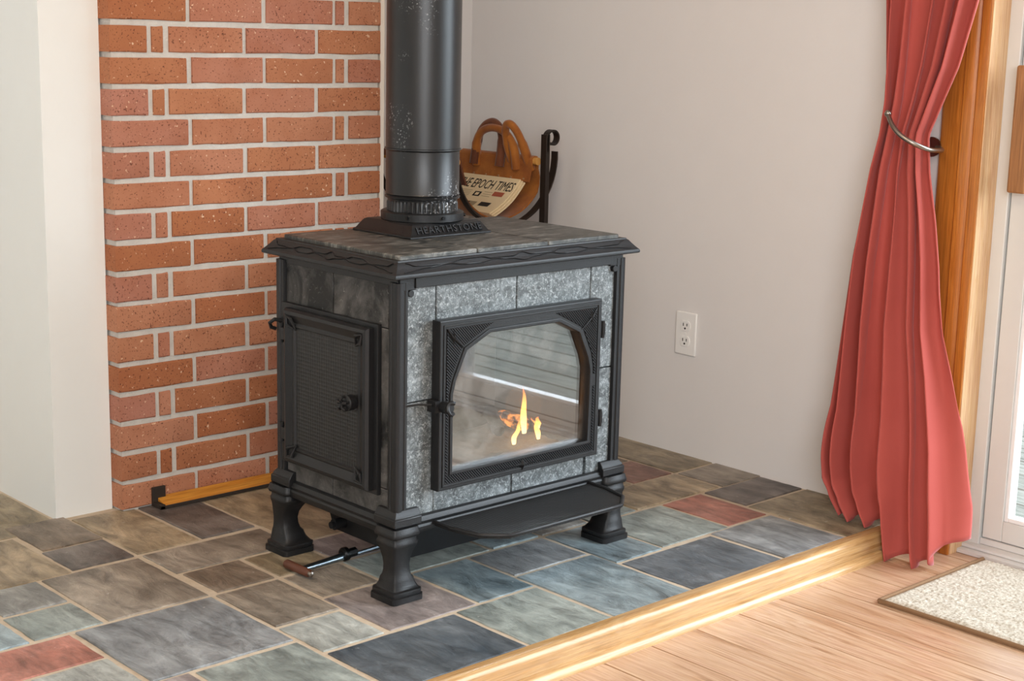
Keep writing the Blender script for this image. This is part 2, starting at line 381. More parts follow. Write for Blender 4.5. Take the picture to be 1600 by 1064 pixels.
def tile_mesh(x0, x1, y0, y1, mb):
    cx, cy = (x0+x1)/2, (y0+y1)/2
    pts = []
    for (ax, ay, bx, by) in ((x0, y0, x1, y0), (x1, y0, x1, y1), (x1, y1, x0, y1), (x0, y1, x0, y0)):
        n = 7
        for k in range(n):
            f = k/n; j = 0.0012 if k else 0.0
            px, py = ax+(bx-ax)*f, ay+(by-ay)*f
            if ax == bx: px += rnd.uniform(-j, j)
            else: py += rnd.uniform(-j, j)
            pts.append((px-cx, py-cy))
    hw, hh = (x1-x0)/2, (y1-y0)/2
    dz = rnd.uniform(-.0012, .0012); tx, ty = rnd.uniform(-.004, .004), rnd.uniform(-.004, .004)
    top = lambda s, d: [Vector((px-math.copysign(min(s, abs(px)), px)*(1 if abs(px) > hw-.004 else 0), py-math.copysign(min(s, abs(py)), py)*(1 if abs(py) > hh-.004 else 0), d+px*tx+py*ty+dz)) for px, py in pts]
    mb.loft([[Vector((px, py, -.012)) for px, py in pts], top(0, -.0014), top(.0014, 0)])
    return cx, cy
for (x0, x1, y0, y1, c) in TILES:
    m = MB(); cx, cy = tile_mesh(x0, x1, y0, y1, m)
    o = obj('slate_tile', m, M['slate'], hearth, smooth=25); o.location = (cx, cy, 0)
    cc = lin(TC[c]); k = rnd.uniform(1.0, 1.14); o.color = (cc[0]*k, cc[1]*k, cc[2]*k, 1)

# --- oak nosing and shoe moulding along the hearth edge
def profile_x(prof, x0, x1):
    return MB().loft([[Vector((x0, y, z)) for y, z in prof], [Vector((x1, y, z)) for y, z in prof]])
prof = [(-1.1445, ZF), (-1.1445, .0005), (-1.160, .0015)]
for k in range(7):
    a = pi/2*k/6; prof.append((-1.164-.013*sin(a), .0015-.013*(1-cos(a))))
prof += [(-1.177, ZF)]
struct('trim_1', profile_x(prof, -1.7, XW-.001), M['oak'], 'rounded oak nosing along the edge of the slate hearth')
prof = [(-1.1775, ZF), (-1.1775, ZF+.019)]
for k in range(7):
    a = pi/2*k/6; prof.append((-1.1775-.0165*sin(a), ZF+.002+.017*cos(a)))
prof.append((-1.194, ZF))
struct('trim_2', profile_x(prof, -1.7, 1.228), M['oak'], 'oak shoe moulding where the hearth meets the plank floor')

# --- walls
DY0, DY1, DZ1 = -1.268, -3.15, 2.02      # sliding door opening
m = MB().box(XW, XW+.14, DY0+.012, .55, ZF-.06, H).box(XW, XW+.14, DY1-.012, DY0+.012, DZ1+.012, H).box(XW, XW+.14, -4.6, DY1-.012, ZF-.06, H)
struct('wall_right', m, M['wall'], 'greige painted wall beside the stove')
struct('wall_back', MB().box(.74, XW, .41, .55, -.06, H), M['wall'], 'greige wall of the alcove behind the log rack')
post = MB().box(-.137, .0, .046, 1.0, -.05, H)
struct('wall_chase', post, M['white_wall'], 'white painted wall end left of the brick chimney')
struct('wall_back_left', MB().box(-3.2, -.137, .9, 1.0, -.06, H), M['white_wall'])
struct('wall_left', MB().box(-3.3, -3.2, -4.6, 1.0, ZF-.06, H), M['white_wall'])
struct('wall_front', MB().box(-3.2, XW+.14, -4.7, -4.6, ZF-.06, H), M['white_wall'])
struct('ceiling', MB().box(-3.3, XW+.14, -4.7, 1.0, H, H+.1), M['ceiling'])
struct('trim_3', MB().box(.728, .741, .004, .41, 0, H), M['caulk'], 'painted edge strip at the end of the brickwork')

# --- brick chimney
wall_brick = struct('wall_brick', MB().box(.006, .7225, .0055, .40, -.02, H), M['mortar'], 'red brick chimney face with grey mortar joints')
PB = .0677; BH = .0565
RA = [(0, .188), (.199, .385), (.396, .583), (.594, .618), (.632, .727)]
RB = [(0, .090), (.102, .130), (.143, .331), (.343, .532), (.543, .727)]
bmeshes = {}
def brick(x0, x1, z0, yb=.10):
    L = round(x1-x0, 3)
    var = rnd.randrange(3)
    if (L, var) not in bmeshes:
        m = MB(); n = 5 if L > .1 else 2; rings = []
        w = L-.001
        for k in range(n+1):
            x = -w/2+w*k/n; j = lambda: rnd.uniform(-.0011, .0011)
            rings.append([Vector((x, 0+.0012*rnd.random(), .003+j())), Vector((x, .0028, .0003+j())), Vector((x, yb, .001)), Vector((x, yb, BH-.001)), Vector((x, .0028, BH-.0003+j())), Vector((x, .0012*rnd.random(), BH-.003+j()))])
        m.loft(rings)
        o = obj('brick', m, M['brick'], wall_brick, smooth=30); bmeshes[(L, var)] = o
    else:
        o = bmeshes[(L, var)].copy(); COL.objects.link(o)
    o.location = ((x0+x1)/2+rnd.uniform(-.0012, .0012), rnd.uniform(-.0008, .0012), z0+.0035+rnd.uniform(-.0008, .0008))
    o.rotation_euler = (0, rnd.uniform(-.004, .004), 0)
for k in range(35):
    z0 = k*PB
    row = RA if k % 2 == 0 else RB
    for a, b in row: brick(a, b, z0)

# --- sliding glass door
m = MB()   # casing on the room side, moulded profile extruded upward
cp = [(XW, DY0+.002), (XW-.012, DY0+.002), (XW-.014, DY0+.006), (XW-.014, DY0+.022), (XW-.010, DY0+.026), (XW-.012, DY0+.030), (XW-.016, DY0+.036), (XW-.016, DY0+.052), (XW-.012, DY0+.056), (XW-.013, DY0+.096), (XW-.009, DY0+.104), (XW, DY0+.106)]
m.loft([[Vector((x, y, ZF)) for x, y in cp], [Vector((x, y, DZ1+.08)) for x, y in cp]])
m.box(XW-.014, XW, DY1-.08, DY0+.002, DZ1+.002, DZ1+.08)
struct('trim_4', m, M['casing'], 'orange stained moulded wood casing beside the glass door')
m = MB().box(XW-.008, XW+.062, DY0, DY0+.012, ZF, DZ1).box(XW-.008, XW+.062, DY1-.012, DY1, ZF, DZ1).box(XW-.008, XW+.062, DY1, DY0, DZ1, DZ1+.012)
struct('trim_5', m, M['jamb'], 'pale pine door jamb inside the orange casing', bevel=.001)
door = bpy.data.objects.new('door_1', None); COL.objects.link(door); door.location = (XW+.06, DY0, ZF); door['kind'] = 'structure'
door['label'] = 'white sliding glass patio door with a wooden pull handle'
XF = XW+.062
m = MB().box(XF, XF+.10, DY0-.030, DY0+.012, ZF, DZ1+.01).box(XF, XF+.10, DY1-.012, DY1+.034, ZF, DZ1+.01).box(XF, XF+.10, DY1, DY0, DZ1-.03, DZ1+.01)
obj('door_frame', m, M['vinyl'], door, bevel=.002)
m = MB().box(XF-.040, XF+.11, DY1, DY0+.003, ZF, ZF+.010).box(XF-.020, XF+.10, DY1, DY0+.003, ZF+.010, ZF+.019).box(XF+.004, XF+.10, DY1, DY0-.03, ZF+.019, ZF+.034)
obj('sill', m, M['vinyl'], door, bevel=.002)
def panel(nm, ya, yb, x0):
    x1 = x0+.035; zb = .026
    p = MB().box(x0, x1, ya-.048, ya, ZF+.036, DZ1-.032).box(x0, x1, yb, yb+.055, ZF+.036, DZ1-.032).box(x0, x1, yb+.055, ya-.048, ZF+.036, zb).box(x0, x1, yb+.055, ya-.048, DZ1-.10, DZ1-.032)
    pn = obj(nm, p, M['vinyl'], door, bevel=.002)
    b = MB()
    y0, y1, z0, z1 = yb+.055, ya-.048, zb, DZ1-.10
    b.box(x0+.004, x1, y1-.010, y1, z0, z1).box(x0+.004, x1, y0, y0+.010, z0, z1).box(x0+.004, x1, y0+.010, y1-.010, z0, z0+.010).box(x0+.004, x1, y0+.010, y1-.010, z1-.010, z1)
    obj('glazing_bead', b, M['vinyl_bead'], pn, bevel=.0015)
    obj('pane', MB().box(x0+.016, x0+.020, y0+.006, y1-.006, z0+.006, z1-.006), M['glass'], pn, smooth=0)
    return pn
pn = panel('sliding_panel', DY0-.034, -2.24, XF+.006)
panel('fixed_panel', -2.19, DY1+.036, XF+.048)
h = MB()
h.box(XF-.040, XF-.022, DY0-.088, DY0-.046, .765, 1.035)
hd = obj('handle', h, M['pull'], pn, bevel=.005, seg=3); hd['label'] = 'brown wooden pull handle'
h = MB().box(XF-.022, XF+.006, DY0-.082, DY0-.060, .785, .815).box(XF-.022, XF+.006, DY0-.082, DY0-.060, .985, 1.015)
obj('handle_mount', h, M['vinyl_bead'], hd, bevel=.002)

# --- outside: deck and lawn
tag(obj('lawn', MB().box(1.6, 40, -30, 30, -.9, -.8), M['lawn'], smooth=0), kind='structure')
deck = thing('deck', (1.55, -1.5, -.2), 'weathered grey green plank deck outside the glass door', 'deck')
first = None
for i in range(24):
    if first is None:
        o = first = obj('board', MB().box(1.55-.068, 1.55+.068, -4.9, 1.9, -.232, -.2), M['deck'], deck, bevel=.004)
    else:
        o = first.copy(); COL.objects.link(o)
    o.location = (.10+i*.143, rnd.uniform(-.01, .01), rnd.uniform(-.001, .001))
obj('joist', MB().box(1.56, 5.0, -4.6, -4.55, -.36, -.232).box(1.56, 5.0, -1.5, -1.45, -.36, -.232).box(1.56, 5.0, 1.5, 1.55, -.36, -.232).box(4.9, 4.98, -4.6, 1.6, -.8, -.36), M['deck'], deck)

# --- wall outlet
ol = thing('wall_outlet', (XW, -.457, .32), 'white duplex power outlet on the wall between stove and curtain', 'outlet')
obj('cover_plate', MB().box(XW-.006, XW, -.492, -.422, .267, .380), M['plastic'], ol, bevel=.003, seg=3)
for zc in (.3435, .3035):
    lp = [(.0165*cos(a), max(-.0135, min(.0135, .0175*sin(a)))) for a in [2*pi*k/20 for k in range(20)]]
    rc = obj('receptacle', plate([lp], .003, .0006, lambda u, v, w: Vector((XW-.0068-w, -.457+u, zc+v))), M['plastic'], ol)
    s = MB().box(XW-.0092, XW-.008, -.457+.005, -.457+.007, zc+.0, zc+.008).box(XW-.0092, XW-.008, -.457-.0072, -.457-.0052, zc+.0005, zc+.0075)
    s.lathe([(.0026, -.0092), (.0026, -.008)], (XW, -.457, zc-.006), 'X', 10)
    obj('slots', s, M['slot'], rc)
obj('screw', MB().lathe([(.0028, -.0072), (.0028, -.005)], (XW, -.457, .3235), 'X', 10), M['plastic'], ol)

# ================================================================== WOOD STOVE
CX, CY = .436, -.624            # stove centre
HX, HY = .328, .219             # half size of the cornice
stove = thing('wood_stove', (CX, CY, 0), 'black cast iron and grey soapstone wood stove on four curved legs', 'stove')
YFR = -.815; XLF = .137; XRT = 2*CX-.137; YBK = 2*CY+.815      # stone planes
# --- legs
LEG = [(0, 0, .078), (.011, 0, .078), (.0125, .0035, .072), (.0165, .003, .074), (.021, .0035, .073), (.0235, .008, .064), (.032, .0095, .056), (.040, .0105, .052), (.044, .011, .0505), (.050, .0125, .044), (.060, .0135, .040), (.072, .0135, .039), (.085, .0125, .0425), (.096, .0115, .049), (.104, .0105, .055), (.110, .0085, .061), (.116, .008, .063), (.120, .010, .058), (.126, .0105, .057), (.128, .006, .066), (.133, .0045, .069), (.138, .006, .066), (.146, .008, .062)]
for sx in (-1, 1):
    for sy in (-1, 1):
        rings = []
        for z, o, w in LEG:
            ax, ay = CX+sx*(HX-o), CY+sy*(HY-o); bx, by = ax-sx*w, ay-sy*w
            c = w*.10
            rings.append([Vector(q) for q in ((ax-sx*c, ay, z), (ax-sx*c*.3, ay-sy*c*.3, z), (ax, ay-sy*c, z), (ax, by+sy*c, z), (ax-sx*c, by, z), (bx+sx*c, by, z), (bx, by+sy*c, z), (bx, ay-sy*c, z), (bx+sx*c, ay, z))])
        obj('leg', MB().loft(rings), M['iron'], stove, smooth=50)
# --- base: corner blocks and moulded rails
for sx in (-1, 1):
    for sy in (-1, 1):
        rings = []
        for z, o in ((.146, .014), (.150, .011), (.164, .011), (.166, .014), (.170, .015), (.179, .022)):
            ax, ay = CX+sx*(HX-o), CY+sy*(HY-o); w = .066-(o-.011)*1.0
            bx, by = CX+sx*(HX-.077), CY+sy*(HY-.077)
            rings.append([Vector((ax, ay, z)), Vector((bx, ay, z)), Vector((bx, by, z)), Vector((ax, by, z))])
        obj('corner_block', MB().loft(rings), M['iron'], stove, bevel=.0012)
RP = [(.045, .126), (.020, .126), (.017, .132), (.0165, .139), (.019, .143), (.0175, .147), (.016, .150), (.0185, .153), (.021, .158), (.026, .161), (.045, .161)]   # inset from cornice line, z
def rail(side):
    m = MB()
    if side in 'FB':
        s = -1 if side == 'F' else 1
        m.loft([[Vector((x, CY+s*(HY-i), z)) for i, z in RP] for x in (CX-HX+.07, CX+HX-.07)])
    else:
        s = -1 if side == 'L' else 1
        m.loft([[Vector((CX+s*(HX-i), y, z)) for i, z in RP] for y in (CY-HY+.07, CY+HY-.07)])
    return m
for sd in 'FBLR': obj('base_rail', rail(sd), M['iron'], stove, smooth=25)
# --- corner posts (rounded with a bead)
for sx in (-1, 1):
    for sy in (-1, 1):
        pr = [(.020, .030), (.020, .024), (.0215, .0215), (.024, .020), (.030, .020), (.034, .020), (.036, .023), (.039, .023), (.041, .021), (.046, .021), (.048, .026), (.048, .048), (.026, .048), (.021, .046), (.021, .041), (.023, .039), (.023, .036), (.020, .034)]
        ring = lambda z: [Vector((CX+sx*(HX-a), CY+sy*(HY-b), z)) for a, b in pr]
        obj('corner_post', MB().loft([ring(.176), ring(.618)]), M['iron'], stove, smooth=40)
# --- body: iron fire box, open at the front behind the door
b = MB()
xi0, xi1, yb = XLF+.022, XRT-.022, YBK-.022
b.box(xi0, xi0+.02, YFR+.022, yb, .15, .64).box(xi1-.02, xi1, YFR+.022, yb, .15, .64).box(xi0+.02, xi1-.02, yb-.02, yb, .15, .64)
b.box(xi0+.02, xi1-.02, YFR+.022, yb-.02, .15, .175).box(xi0+.02, xi1-.02, YFR+.022, yb-.02, .615, .64)
obj('body', b, M['iron'], stove)
fb = MB()
fb.box(xi0+.02, xi0+.045, -.79, yb-.02, .1755, .60).box(xi1-.045, xi1-.02, -.79, yb-.02, .1755, .60).box(xi0+.045, xi1-.045, yb-.05, yb-.02, .1755, .60).box(xi0+.045, xi1-.045, -.79, yb-.05, .1755, .20)
obj('firebox_lining', fb, M['firebrick'], stove, bevel=.003)
# --- frieze under the cornice
fr = MB()
ins = .026
fr.box(CX-HX+ins, CX+HX-ins, CY-HY+ins, CY-HY+ins+.02, .612, .6325).box(CX-HX+ins, CX+HX-ins, CY+HY-ins-.02, CY+HY-ins, .612, .6325)
fr.box(CX-HX+ins, CX-HX+ins+.02, CY-HY+ins+.02, CY+HY-ins-.02, .612, .6325).box(CX+HX-ins-.02, CX+HX-ins, CY-HY+ins+.02, CY+HY-ins-.02, .612, .6325)
obj('frieze', fr, M['iron'], stove)
obj('lintel_bar', MB().box(.171, 2*CX-.171, -.824, -.80, .6065, .6285), M['iron'], stove, bevel=.001)
for s in (-1, 1):
    obj('post_bracket', MB().box(CX+s*.262, CX+s*.3, -.821, -.80, .603, .630).lathe([(.007, -.8235), (.007, -.80)], (CX+s*.275, 0, .597), 'Y', 12), M['iron'], stove, bevel=.001)
# --- soapstone panels
def stone(x0, x1, y0, y1, z0, z1, mat='stone'):
    return obj('soapstone_panel', MB().box(x0, x1, y0, y1, z0, z1), M[mat], stove, bevel=.0012, seg=1)
g = .002
for x0, x1, z0, z1 in [(.146, .2265, .158, .384), (.146, .2265, .3865, .611), (.229, .4355, .528, .611), (.438, .6455, .528, .611), (.648, .728, .3865, .611), (.648, .728, .158, .384), (.227, .4325, .158, .222), (.4355, .6415, .158, .222)]:
    stone(x0, x1, YFR, YFR+.02, z0, z1)
for s in (0, 1):
    x0, x1 = (XLF, XLF+.02) if s == 0 else (XRT-.02, XRT)
    for y0, y1, z0, z1 in [(-.785, -.6125, .528, .612), (-.610, -.452, .528, .612), (-.785, -.6105, .158, .212), (-.608, -.452, .158, .212)]:
        stone(x0, x1, y0, y1, z0, z1, 'soot')
    stone(x0, x1, -.785, -.462, .214, .526, 'soot')
obj('back_plate', MB().box(CX-.29, CX+.29, YBK-.02, YBK, .16, .612), M['iron'], stove)
# --- cornice (mitred ogee lip) and its raised scroll relief
LIP = [(.050, .630), (.004, .6285), (.0005, .6300), (0, .6335), (.0012, .637), (.004, .6395), (.0075, .643), (.013, .6495), (.018, .656), (.0205, .6575), (.0215, .660), (.026, .660), (.050, .660)]
def rect(i, z): return [Vector((CX-HX+i, CY-HY+i, z)), Vector((CX+HX-i, CY-HY+i, z)), Vector((CX+HX-i, CY+HY-i, z)), Vector((CX-HX+i, CY+HY-i, z))]
top = obj('cornice', MB().loft([rect(i, z) for i, z in LIP], closed=True), M['iron'], stove, smooth=28)
def on_lip(side, tt, v):          # tt 0..1 along the side, v 0..1 up the slope
    i = .0042+(.0175-.0042)*v; z = .6400+(.6562-.6400)*v
    if side == 'F': return Vector((CX-HX+i+(2*HX-2*i)*tt, CY-HY+i-.0006, z))
    if side == 'L': return Vector((CX-HX+i-.0006, CY+HY-i-(2*HY-2*i)*tt, z))
    return Vector((CX+HX-i+.0006, CY-HY+i+(2*HY-2*i)*tt, z))
def relief(side):
    m = MB()
    def lerp_path(keys):
        out = []
        for (a, va), (b_, vb) in zip(keys[:-1], keys[1:]):
            for k in range(6):
                f = k/6; s = f*f*(3-2*f); out.append(on_lip(side, a+(b_-a)*f, va+(vb-va)*s))
        out.append(on_lip(side, *keys[-1])); return out
    def mir(keys): return [(1-a, v) for a, v in reversed(keys)]
    up = [(.03, .98), (.07, .62), (.20, .55), (.255, .86), (.33, .86), (.37, .62), (.46, .62), (.5, .95)]
    dn = [(.03, .04), (.10, .30), (.20, .52), (.26, .30), (.33, .30), (.38, .52), (.45, .35), (.5, .10)]
    for kk in (up, mir(up), dn, mir(dn)): m.tube(lerp_path(kk), .0011, 6)
    return m
for sd in 'FLR': obj('scroll_relief', relief(sd), M['iron'], top, smooth=60)
# --- soapstone top slabs
for x0, x1 in ((.142, .3325), (.3345, .5235), (.5255, .730)):
    obj('top_slab', MB().box(x0, x1, -.812, -.436, .6565, .668), M['topstone'], stove, bevel=.0025, seg=2)
# --- flue collar with raised lettering
PX, PY = .408, -.552
fc0 = [(.102, .668), (.102, .672), (.098, .674), (.086, .692), (.082, .694), (.080, .695)]
rings = []
for hsz, z in fc0:
    ex = hsz+.006; ey = hsz-.006
    rings.append([Vector((PX-ex, PY-ey, z)), Vector((PX+ex, PY-ey, z)), Vector((PX+ex, PY+ey, z)), Vector((PX-ex, PY+ey, z))])
fl = obj('flue_plate', MB().loft(rings), M['iron'], stove, bevel=.0012)
ny = Vector((0, -.018, .012)).normalized(); upv = Vector((0, .012, .018)).normalized(); c0 = Vector((PX, PY-.0865, .6825))
lt = text_mb('HEARTHSTONE', .0215, .0046, lambda u, v, w: c0+Vector((u, 0, 0))+upv*(v-.0075)+ny*w, space=1.12)
xsn = [q.x for q in lt.v]; kx = .172/(max(xsn)-min(xsn))
for q in lt.v: q.x = PX+(q.x-PX)*kx
obj('lettering', lt, M['iron'], fl, smooth=0)
rg = MB().lathe([(.0835, .694), (.0865, .696), (.0865, .7105), (.083, .7125), (.0765, .7125)], (PX, PY, 0), n=56)
fr_ = obj('flue_ring', rg, M['iron'], stove)
for a in (-100, -150, -40, 30, 120):
    a = radians(a); m = MB(); c = Vector((PX+.0865*cos(a), PY+.0865*sin(a), .704)); d = Vector((cos(a), sin(a), 0))
    m.tube([c-d*.002, c+d*.0035], .0035, 10); obj('screw', m, M['screw'], fr_)
# --- front door
zc = lambda *q: [(CX+a, b) for a, b in q]
outer = zc((-.2195, .207), (.2195, .207), (.2195, .541), (-.2195, .541))
inner_half = [(-.186, .243), (-.187, .395), (-.180, .422), (-.153, .478), (-.093, .506)]
inner = zc(*(inner_half+[(-a, b) for a, b in reversed(inner_half)]))
def grow(lp, d):
    cz = .37; return [(CX+(a-CX)*(1+d/.186), cz+(b-cz)*(1+d/.135)) for a, b in lp]
fd = obj('front_door', plate([outer, inner], .024, .002, lambda u, v, w: Vector((u, -.830-w, v))), M['iron'], stove, smooth=30)
fd['label'] = 'glazed front door'
obj('glass_rim', plate([grow(inner, .0075), inner], .004, .0015, lambda u, v, w: Vector((u, -.8425-w, v))), M['iron'], fd, smooth=40)
obj('edge_bead', plate([zc((-.211, .214), (.211, .214), (.211, .533), (-.211, .533)), zc((-.207, .218), (.207, .218), (.207, .529), (-.207, .529))], .003, .001, lambda u, v, w: Vector((u, -.8425-w, v))), M['iron'], fd)
obj('pane', MB().box(CX-.195, CX+.195, -.829, -.825, .236, .512), M['stove_glass'], fd, smooth=0)
gi = grow(inner, .010)
for s in (-1, 1):
    sp = [(s*.203, .525), (s*.203, .385), (s*.1985, .385), (s*.1985, .40), (s*.192, .43), (s*.164, .487), (s*.101, .518), (s*.085, .5255)]
    obj('spandrel', plate([zc(*sp)], .003, .0008, lambda u, v, w: Vector((u, -.8425-w, v))), M['hatch'], fd)
    lo = [(s*.203, .36), (s*.203, .22), (s*.001, .22), (s*.001, .236), (s*.198, .236), (s*.198, .36)]
    if s > 0: lo = lo
    obj('hatched_border', plate([zc(*lo)], .002, .0005, lambda u, v, w: Vector((u, -.8420-w, v))), M['hatch'], fd)
def star(cx, cz, ax, az, yy, h=.004):
    m = MB(); n = []
    for k in range(8):
        a = pi/4*k; r = 1 if k % 2 == 0 else .28
        n.append(Vector((cx+ax*r*cos(a), yy, cz+az*r*sin(a))))
    m.add(n+[Vector((cx, yy-h, cz)), Vector((cx, yy+.002, cz))], [(i, (i+1) % 8, 8) for i in range(8)]+[((i+1) % 8, i, 9) for i in range(8)])
    return m
obj('star_ornament', star(CX, .224, .019, .013, -.8436, .007), M['iron'], fd, smooth=0)
obj('star_ornament', star(CX, .224, .092, .004, -.8432, .004), M['iron'], fd, smooth=0)
for s in (-1, 1):
    obj('star_ornament', star(CX+s*.187, .507, .010, .014, -.844, .005), M['iron'], fd, smooth=0)
    obj('corner_rib', MB().tube([(CX+s*.203, -.8445, .525), (CX+s*.190, -.8455, .508), (CX+s*.160, -.8445, .484)], [.001, .002, .001], 6), M['iron'], fd)
# latch: bracket, spindle and hook knob
la = MB().box(.203, .219, -.846, -.822, .366, .388).tube([(.206, -.835, .377), (.196, -.842, .383), (.176, -.826, .383), (.150, -.820, .382)], .0022, 6)
la.tube([(.222, -.842, .376), (.222, -.866, .376)], .0115, 14)
hk = [Vector((.226+.0105*cos(a), -.868-.002*sin(a*2), .3755+.0115*sin(a))) for a in [radians(60+k*15) for k in range(17)]]
la.tube(hk, .004, 8)
obj('latch', la, M['iron'], fd, smooth=40)
for zz in (.475, .285):
    obj('hinge', MB().box(.6555, .672, -.838, -.812, zz-.012, zz+.012).tube([(.664, -.838, zz-.018), (.664, -.838, zz+.018)], .004, 8), M['iron'], fd)
# --- side loading door (left)
sxp = lambda x: (lambda u, v, w: Vector((x-w, u, v)))
pl = obj('side_door_frame', plate([[(-.446, .199), (-.766, .199), (-.766, .533), (-.446, .533)]], .010, .0015, sxp(XLF-.005)), M['iron'], stove)
sd0 = [(-.475, .206), (-.752, .206), (-.752, .525), (-.475, .525)]
rings = []
for ins_, xx in ((0, XLF-.010), (0, XLF-.020), (.004, XLF-.026), (.010, XLF-.028), (.026, XLF-.021), (.030, XLF-.0225), (.034, XLF-.0225), (.037, XLF-.018)):
    y0, y1, z0, z1 = -.475-ins_, -.752+ins_, .206+ins_, .525-ins_
    rings.append([Vector((xx, y0, z0)), Vector((xx, y1, z0)), Vector((xx, y1, z1)), Vector((xx, y0, z1))])
m = MB().loft(rings)
side_door = obj('side_door', m, M['iron'], stove, smooth=20)
obj('dimpled_panel', MB().box(XLF-.0190, XLF-.0165, -.716, -.511, .242, .489), M['dimple'], side_door)
for yy, dy in ((-.489, -1), (-.738, 1)):
    for zz, dz in ((.220, 1), (.511, -1)):
        m = MB()
        for q in ((.004, .022, .0035), (.022, .004, .0035)):
            m.tube([(XLF-.027, yy, zz), (XLF-.0285, yy+dy*q[0]*.8, zz+dz*q[1]*.8), (XLF-.022, yy+dy*.026, zz+dz*.026)], [.0015, q[2], .0015], 8)
        obj('leaf_ornament', m, M['iron'], side_door)
kb = MB().lathe([(.0145, -.024), (.0155, -.030), (.0155, -.040), (.012, -.044), (.007, -.046)], (XLF, -.708, .375), 'X', 20)
for k in range(5):
    a = 2*pi*k/5+.3; d = Vector((0, cos(a), sin(a))); c = Vector((XLF-.048, -.708, .375))
    kb.tube([c, c+d*.008+Vector((-.006, 0, 0)), c+d*.013+Vector((-.003, 0, 0)), c+d*.013+Vector((.004, 0, 0))], .0032, 6)
obj('knob', kb, M['iron'], side_door, smooth=40)
for zz in (.47, .262):
    obj('hinge', MB().box(XLF-.02, XLF-.004, -.458, -.474, zz-.012, zz+.012).tube([(XLF-.014, -.452, zz-.02), (XLF-.014, -.452, zz+.02)], .005, 8), M['iron'], side_door)
obj('damper_catch', MB().tube([(XLF-.006, -.445, .492), (XLF-.022, -.440, .496), (XLF-.028, -.432, .488), (XLF-.022, -.428, .478), (XLF-.012, -.430, .474)], .004, 8), M['iron'], stove)
# --- ash shelf
SH = [(.222, -.826), (.223, -.875), (.238, -.940), (.283, -.978), (.589, -.978), (.634, -.940), (.649, -.875), (.650, -.826)]
zs = .1375
sh = obj('ash_shelf', plate([SH], .007, .002, lambda u, v, w: Vector((u, v, zs+w))), M['dimple'], stove)
sh['label'] = 'flat ash shelf with clipped corners'
rim = [Vector((a, b, zs+.004)) for a, b in SH]
path = []
for a, b_ in zip(rim[:-1], rim[1:]):
    for k in range(5): path.append(a.lerp(b_, k/5))
path.append(rim[-1])
obj('shelf_rim', MB().tube(path, .0045, 8), M['iron'], sh, smooth=60)
# --- ash pan housing under the base
pts = [(-.46, .128), (-.50, .045), (-.745, .045), (-.775, .128)]
m = MB().loft([[Vector((x, y, z)) for y, z in pts] for x in (.22, .64)])
ap = obj('ash_pan_housing', m, M['iron'], stove, bevel=.001)
m = MB().lathe([(.012, -.026), (.012, .002)], (.22, -.535, .068), 'X', 18).lathe([(.0075, -.034), (.0075, -.026)], (.22, -.535, .068), 'X', 14)
obj('crank_socket', m, M['iron'], ap)

# ================================================================== STOVE PIPE
pipe = thing('stove_pipe', (PX, PY, .7125), 'matt black round stove pipe rising from the top of the wood stove', 'stove pipe')
R0 = .0765
obj('upper_section', MB().lathe([(R0, .8425), (R0+.0002, 2.38)], (PX, PY, 0), n=64), M['pipe'], pipe)
obj('lower_section', MB().lathe([(R0-.0015, .7455), (R0+.001, .748), (R0-.0005, .7505), (R0-.0005, .836), (R0+.0025, .839), (R0+.0025, .8415), (R0, .8425)], (PX, PY, 0), n=64), M['pipe'], pipe)
rings = []
for z in (.7127, .7300, .7340):
    ring = []
    for k in range(192):
        a = 2*pi*k/192; r = R0-.0045+(.0016 if (k//2) % 2 else -.0012)*(1 if z < .733 else 0)
        ring.append(Vector((PX+r*cos(a), PY+r*sin(a), z)))
    rings.append(ring)
m = MB().loft(rings, caps=False).lathe([(R0-.0045, .734), (R0-.0035, .738), (R0+.0010, .740), (R0+.0018, .743), (R0-.0015, .7455)], (PX, PY, 0), n=64, caps=False)
obj('crimped_end', m, M['pipe'], pipe, smooth=25)
obj('ceiling_collar', MB().lathe([(R0, 2.385), (R0+.03, 2.39), (R0+.03, 2.4)], (PX, PY, 0), n=48), M['pipe'], pipe)

# ================================================================== FIRE
ab = MB(); nx, ny_ = 44, 26; vs = []; fs = []
for j in range(ny_+1):
    for i in range(nx+1):
        x = .21+(.662-.21)*i/nx; y = -.785+.285*j/ny_
        vs.append((x, y, .2045+.012*noise.noise(Vector((x*14, y*14, 0)))+.008*noise.noise(Vector((x*50, y*50, 3)))+.004))
for j in range(ny_):
    for i in range(nx):
        a = j*(nx+1)+i; fs.append((a, a+1, a+nx+2, a+nx+1))
tag(obj('ash_bed', ab.add(vs, fs), M['ash'], at=(.436, -.65, .2)), 'grey bed of ash on the floor of the stove firebox', 'ash', kind='stuff')
def log(p0, p1, r, label, mat='char'):
    p0, p1 = Vector(p0), Vector(p1); n = 14; rings = []; d = (p1-p0).normalized(); a = d.orthogonal().normalized(); b_ = d.cross(a)
    for k in range(9):
        q = p0.lerp(p1, k/8); rg_ = []
        for i in range(n):
            an = 2*pi*i/n; rad = r*(1+.16*noise.noise(Vector((k*.6, cos(an)*1.5+r*300, sin(an)*1.5))))*(.8 if k in (0, 8) else 1)
            rg_.append(q+rad*(cos(an)*a+sin(an)*b_))
        rings.append(rg_)
    return tag(obj('fire_log', MB().loft(rings), M[mat], at=tuple((p0+p1)/2)), label, 'log', 'burning logs in the stove')
log((.40, -.540, .238), (.63, -.530, .240), .024, 'charred log lying along the back of the stove firebox')
log((.545, -.655, .236), (.585, -.575, .262), .015, 'charred log leaning inward behind the left flame of the fire')
log((.638, -.645, .234), (.615, -.575, .244), .016, 'glowing charred log under the faint right flame of the fire', 'ember')
